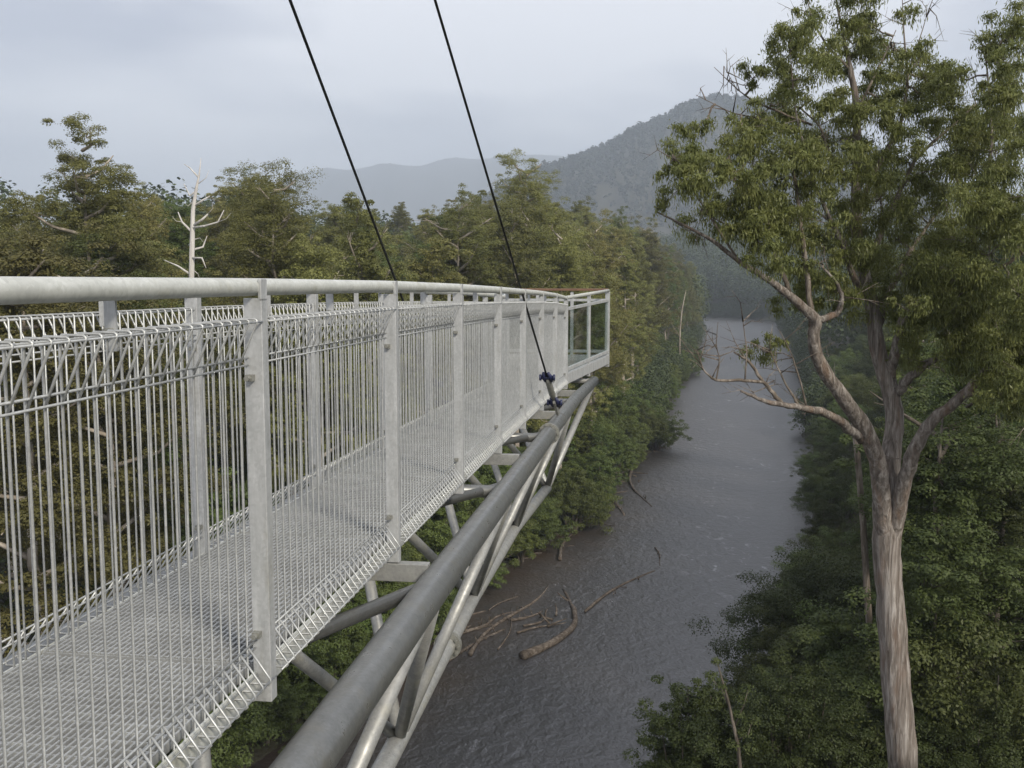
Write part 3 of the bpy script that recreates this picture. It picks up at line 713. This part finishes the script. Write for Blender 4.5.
for i, l in enumerate(limbs):
    mb = MB(); ps = skel(mb, l, .07 if l[0][3] < .25 else .025, 12); sk.append(ps)
    for k in range(5):
        j = int(rng.integers(len(ps)//3, len(ps))); a0 = ps[j]; L0 = .5+rng.random()*1.1
        dv = nrm(rng.normal(size=3)*np.array([1, .7, .7])+np.array([0, 0, .35])); m0 = a0+dv*L0*.5+rng.normal(size=3)*.06; e0 = a0+dv*L0+rng.normal(size=3)*.15
        mb.tube([a0, m0, e0], [.022, .013, .004], 5)
        mb.tube([m0, m0+nrm(dv+rng.normal(size=3)*.7)*L0*.4], [.01, .003], 4); mb.tube([(m0+e0)/2, (m0+e0)/2+nrm(dv+rng.normal(size=3)*.8)*L0*.3], [.008, .003], 4)
    segs.append((mb, l))
tkobj = tk.build('trunk', M['bark'], big, True)
for mb, l in segs:
    mb.build('limb', M['bark_limb'] if l[0][3] >= .15 else M['bark_branch'], big, True)
skp = np.concatenate(sk)
skpx = np.array([pix(*p) for p in skp])
cz = [(400, 90, 45), (430, 70, 32), (395, 150, 40), (540, 15, 50), (590, 5, 45), (620, 70, 40), (590, 110, 42), (500, 140, 36), (560, 160, 38), (450, 210, 52), (370, 270, 50), (420, 300, 52), (330, 340, 48), (265, 345, 45), (300, 210, 26), (150, 345, 30), (90, 420, 38), (150, 425, 42), (110, 500, 50), (170, 560, 50), (230, 550, 52), (300, 430, 58), (350, 480, 58), (290, 520, 58), (350, 600, 55), (430, 420, 55), (440, 500, 55), (500, 620, 55), (420, 640, 55), (300, 650, 50), (560, 370, 58), (600, 280, 48), (640, 260, 45), (690, 300, 42), (680, 130, 38), (740, 170, 40), (720, 230, 46), (760, 250, 46), (830, 270, 50), (780, 210, 44), (850, 205, 44), (590, 430, 50), (690, 430, 50), (640, 530, 55), (560, 540, 50), (640, 600, 55), (690, 640, 55), (730, 560, 55), (780, 640, 55), (820, 560, 55), (760, 500, 50), (940, 105, 48), (995, 100, 42), (960, 160, 40), (1000, 215, 50), (970, 290, 58), (930, 340, 58), (870, 400, 55), (950, 400, 60), (840, 450, 55), (900, 470, 58), (1000, 450, 60), (970, 530, 60), (900, 560, 58), (850, 640, 58), (930, 680, 60), (980, 620, 60), (700, 730, 55), (600, 720, 45), (830, 720, 58), (960, 750, 60), (1010, 330, 55), (1020, 540, 60),
      (480, 700, 40), (540, 690, 36), (900, 760, 55), (1010, 790, 60), (930, 830, 55), (1000, 860, 60), (860, 810, 42), (770, 740, 45), (960, 900, 50), (1040, 880, 60), (800, 800, 36), (720, 830, 30), (330, 930, 34), (900, 900, 45), (850, 870, 40), (1000, 960, 48), (950, 980, 42), (1050, 1010, 50), (520, 770, 38), (660, 790, 38), (760, 830, 40), (360, 690, 36), (1000, 1010, 55), (930, 990, 42), (1060, 900, 55), (980, 1060, 40), (820, 900, 45), (700, 880, 38), (580, 800, 40), (720, 960, 32), (390, 800, 32), (985, 890, 42), (1040, 840, 46), (900, 830, 40), (830, 760, 40), (1060, 930, 46), (620, 670, 40), (460, 760, 34), (280, 600, 42), (440, 590, 45), (250, 470, 45), (380, 560, 50), (200, 480, 42), (520, 470, 40), (640, 470, 45), (700, 360, 40), (520, 290, 35), (640, 180, 32), (880, 320, 42), (790, 330, 36)]
crm = MB(); twigs = []
for (a, b_, r) in cz:
    px, py = Z8(a, b_); j = np.argmin(((skpx-np.array([px, py]))**2).sum(1) + rng.random(len(skpx))*150)
    dep = skp[j][1] + rng.normal()*1.3; c = P(px, py, dep); R = r*.375*dep/F
    twg = MB(); way = wob(skp[j], c, 5, .06)
    for i in range(8):
        o = rng.normal(size=3)*np.array([1, 1.8, .85])*R*.76; cc = c+o
        way = np.vstack([way, [cc, c]])
        R2 = R*(.32+.38*rng.random()); n_ = int(235*(R2/.35)**1.5)+35
        v, f = clump(cc, R2, n_, .145, .038, .75, .5, .7, .4, .33); crm.add(v, f)
        h_ = int(n_*.35); tips = cc + rng.normal(size=(h_, 3))*R2*np.array([.6, .6, .45]) - np.array([0, 0, R2*.55])   # hanging sprays
        v, f = leaf_quads(tips, nrm(rng.normal(size=(h_, 3))*np.array([1, 1, .3])), .18, .035, .75); crm.add(v, f)
    twg.tube(way, np.concatenate([np.linspace(.045, .016, 5), np.tile([.005, .012], 8)]), 5, False)
    if len(twigs) < 96: twigs.append(twg)
for twg in twigs: twg.build('twig', M['bark_branch'], big, True)
crm.build('crown', M['leaf_gum'], big)

# ------------------------------------------------------------------ particular trees of the picture
def bare(name, pxs, Y, label, mt, group=None):
    root = empty(name, tuple(P(*pxs[0][0][:2], Y)), label, 'tree', group)
    for i, line in enumerate(pxs):
        q = MB(); p = np.array([P(a, b_, Y+(dd if len(r_) else 0)) for a, b_, dd, *r_ in line]); r = np.array([l[3] for l in line])
        if i == 0:
            gz = float(terrain(p[0][0], p[0][1])); p = np.vstack([[p[0][0], p[0][1], gz-.3], p]); r = np.concatenate([[r[0]*1.4], r])
        q.tube(p, r, 8); q.build('trunk' if i == 0 else 'limb', mt, root, True)
    return root
YD = 84
bare('dead_tree', [[(191, 300, 0, .25), (192, 250, 0, .22), (193, 210, 0, .18), (196, 190, 0, .13), (199, 176, 0, .07), (201, 158, 0, .02)],
    [(193, 226, 0, .12), (203, 219, -.5, .1), (208, 214, -.6, .05)], [(192, 232, 0, .11), (182, 222, .4, .08), (178, 212, .5, .04)],
    [(192, 228, 0, .1), (205, 226, -1, .09), (218, 222, -1.2, .06), (224, 210, -1.3, .03)], [(192, 250, 0, .1), (203, 247, .5, .08), (207, 236, .5, .03)],
    [(191, 258, 0, .1), (202, 258, -.8, .07), (206, 268, -1, .03)], [(190, 274, 0, .1), (178, 266, .6, .07), (164, 260, .8, .03)],
    [(197, 190, 0, .1), (190, 196, .2, .06), (184, 184, .3, .03)], [(199, 178, 0, .08), (190, 168, .2, .05), (184, 164, .2, .02)], [(194, 206, 0, .1), (203, 200, 0, .07), (210, 196, 0, .03)], [(208, 214, -.6, .04), (213, 208, -.7, .02), (212, 202, -.7, .008)], [(218, 222, -1.2, .035), (226, 219, -1.4, .02), (231, 213, -1.5, .008)], [(182, 222, .4, .035), (176, 221, .6, .02), (172, 216, .6, .008)], [(198, 184, 0, .04), (206, 178, .1, .025), (209, 170, .1, .008)], [(195, 200, 0, .04), (188, 206, .1, .02), (184, 203, .1, .008)], [(192, 240, 0, .05), (200, 238, .3, .03), (204, 243, .3, .01)], [(191, 268, 0, .05), (198, 274, .3, .03), (201, 282, .3, .01)]],
    YD, 'bleached white dead tree with broken limbs rising above the handrail', M['dead'])
def special(name, px, ptop, Y, pr_args, label, tm, cm, wid=1.0, leaf=.22, cnt=900, dens=1.0):
    x, y, zt = P(px, ptop, Y); z = float(terrain(x, y)); H = zt-z
    pr = proto(make_gum(H, *pr_args, leaf=leaf, cnt=cnt, dens=dens), M[tm], M[cm])
    return plant(name, pr, (x, y, z-.3), rng.random()*6, (wid, wid, 1), label, 'tree', None)
special('emergent_eucalypt', 90, 128, 98, (.15, .62, 13, 'open'), 'open crowned eucalypt standing tallest above the forest behind the near handrail', 'bark_far', 'leaf_olive', 1.0, .2, 1500, 1.0)
special('emergent_eucalypt', 518, 152, 190, (.14, .5, 16, 'open'), 'tall dark crowned eucalypt rising above the forest behind the end of the walkway', 'bark_far', 'leaf_olive', 1.0, .26, 900)
special('dense_eucalypt', 288, 172, 105, (.15, .35, 26, 'dense'), 'dense full crowned eucalypt right of the bleached dead tree', 'bark_far', 'leaf_olive', .95, .2, 1100)
special('forking_eucalypt', 455, 196, 150, (.16, .55, 15, 'open'), 'eucalypt with pinkish bare forking limbs showing between the two cables', 'bark_far', 'leaf_olive', 1.0, .24, 800, .7)
bare('leaning_trunk', [[(872, 660, 0, .18), (867, 590, 0, .18), (863, 520, 0, .17), (857, 450, 0, .16), (851, 400, 0, .13)]], 50, 'thin bare trunk standing close behind the big gum', M['bark_branch'])
for pxs, Y, lb in (([[(990, 500, 0, .22), (996, 460, 0, .2), (1000, 420, 0, .17), (1003, 380, 0, .12), (1006, 330, 0, .05)]], 62, 'slim bare trunk in the shaded forest right of the big gum'),
                   ):
    bare('bare_trunk', pxs, Y, lb, M['bark_dark'])
for i, (px, pt, pb, Y) in enumerate(((682, 290, 330, 400), (636, 285, 315, 300))):
    bare('pale_trunk', [[(px-2, pb, 0, .3), (px, (pt+pb)/2, 0, .24), (px+4, pt, 0, .08)]], Y, ('white trunk standing out of the left forest near the river bend', 'pale trunk showing through the left forest beyond the glazed platform')[i], M['bark_far'])
# right bank foreground
def near_shrub(name, px, py, Y, Wd, n, base, label, cm, cat='shrub', leaf=.16, cnt=900):
    x, y, _ = P(px, py, Y); z = float(terrain(x, y)); zt = P(px, py, Y)[2]; 
    H = max(2, zt-z)
    pr = proto(make_shrub(H, Wd, n, leaf, cnt, base), M['bark_dark'], M[cm])
    return plant(name, pr, (x, y, z-.2), 1.0, (1, 1, 1), label, cat, None)
near_shrub('sapling', 697, 655, 43, 4.6, 80, .6, 'pale green bushy sapling at the river edge below the big gum', 'leaf_pale', 'tree', .13, 900)
near_shrub('overhanging_tree', 824, 560, 66, 11.5, 110, .45, 'broad dark tree leaning over the water left of the big gum', 'leaf_dark', 'tree', .17, 1500)
near_shrub('overhanging_tree', 784, 612, 60, 6.5, 50, .5, 'low dark tree reaching out over the water in front of the broad tree', 'leaf_dark', 'tree', .15, 1200)
near_shrub('round_shrub', 800, 650, 42, 7.5, 90, .5, 'mid green rounded shrub left of the big gum trunk', 'leaf_dark', 'shrub', .12, 1600)
near_shrub('round_shrub', 975, 690, 40, 7.5, 90, .5, 'dark rounded shrub filling the shade right of the big gum trunk', 'leaf_dark', 'shrub', .12, 1600)
near_shrub('seedling', 596, 752, 40, 1.6, 14, .85, 'small dark treetop poking up at the bottom over the river', 'leaf_dark', 'tree', .12, 300)
spx = [[(742, 790, 0, .09), (738, 745, 0, .075), (728, 700, 0, .05), (716, 658, 0, .02)], [(731, 712, 0, .03), (722, 690, .2, .02), (709, 676, .3, .01)], [(735, 725, 0, .03), (744, 705, -.2, .02), (748, 690, -.2, .01)], [(737, 740, 0, .03), (748, 735, -.2, .02), (752, 722, -.2, .01)]]
dsp = bare('spindly_tree', spx, 38, 'dark spindly little tree beside the pale green sapling', M['bark_dark'])
q = MB()
for (a, b_, r) in ((716, 662, 6), (710, 676, 7), (722, 688, 6), (747, 690, 9), (740, 700, 8), (752, 722, 10), (745, 735, 10), (738, 715, 7), (733, 745, 9), (750, 750, 9)):
    c = P(a, b_, 38); v, f = clump(c, r*.038, 130, .12, .05, .8, .2); q.add(v, f)
q.build('crown', M['leaf_dark'], dsp)

# ------------------------------------------------------------------ drift logs by the left bank
logs = [((523, 658), (576, 590), .42, 'thick grey brown log lying out from the left bank, stump end up'), ((470, 655), (545, 585), .22, 'long thin log lying along the shallows beside the thick log'),
        ((585, 612), (655, 570), .2, 'half sunk log with its tip breaking the water furthest from the bank'), ((440, 668), (505, 628), .2, 'brown log in the shallows below the bottom pipe of the walkway'),
        ((560, 560), (567, 535), .26, 'short leaning log at the foot of the bank shrubs'), ((633, 468), (648, 506), .3, 'pale forked log pointing out into the river'),
        ((604, 490), (624, 515), .34, 'dark log slanting into the water below the forked log'), ((612, 452), (630, 476), .18, 'thin branch caught beside the forked log'),
        ((618, 440), (632, 450), .3, 'log end jutting from the shrubs above the forked log'), ((636, 428), (656, 446), .25, 'slim log stretched across the shallows at the tree line'),
        ((640, 405), (660, 412), .3, 'dark log under overhanging foliage further up the left bank'), ((668, 392), (676, 398), .3, 'small dark log at the far end of the left bank logs'),
        ((230, 768), (262, 705), .3, 'brown fallen log under the walkway deck'), ((590, 515), (601, 495), .22, 'leaning broken log where the shrubs meet the water'), ((655, 548), (662, 565), .1, 'short snag standing in midstream'), ((700, 330), (712, 345), .5, 'pale driftwood on the far left shore by the bend')]
lr = random.Random(5)
for k in range(16):
    y_ = 100+150*lr.random()**1.2; x_ = float(shoreL(y_))+lr.uniform(-.3, 1.6); an = lr.uniform(-.5, 1.0); l_ = lr.uniform(1.5, 4.5)
    pp = [pix(x_, y_, 0), pix(x_+l_*math.cos(an), y_+l_*math.sin(an), 0)]
    logs.append((pp[0], pp[1], lr.uniform(.07, .14), 'small broken branch washed up along the left bank'))
for k in range(9):
    cx_, cy_ = lr.uniform(440, 530), lr.uniform(588, 660); cx_ -= max(0, cy_-610)*.35; dx_, dy_ = lr.uniform(15, 55), -lr.uniform(8, 45)
    logs.append(((cx_, cy_), (cx_+dx_, cy_+dy_), lr.uniform(.08, .17), 'grey brown branch snagged in the shallows round the thick log'))
for (a, b_, r, lb) in logs:
    pa = W(*a, .15); pb = W(*b_, .1); L_ = np.linalg.norm(pb-pa)
    root = empty('drift_log', tuple(pa), lb, 'log', 'drift logs along the left bank')
    q = MB(); n = 14; s = np.linspace(0, 1, n)[:, None]; d_ = nrm(pb-pa); sd = np.cross(d_, [0, 0, 1.])
    p = pa*(1-s)+pb*s + sd*(np.sin(s*math.pi*(1+rng.random()))*L_*.05*rng.normal()) + rng.normal(size=(n, 3))*np.array([1, 1, .25])*r*.12; p[:, 2] += np.linspace(.5, -.45, n)*r
    q.tube(p, np.linspace(1.15, .55, n)*r*(1+.12*rng.normal(size=n)), 9); q.build('log_stem', M['log'], root, True)
    for k in range(3+2*int(L_ > 6)):
        f = .25+.6*rng.random(); c = pa*(1-f)+pb*f; e = c + np.append(rng.normal(size=2)*r*3.2, r*1.2+rng.random()*.7)
        q = MB(); q.tube([c, (c+e)/2+rng.normal(size=3)*.1, e], [r*.35, r*.25, r*.1], 6); q.build('snag', M['log'], root, True)
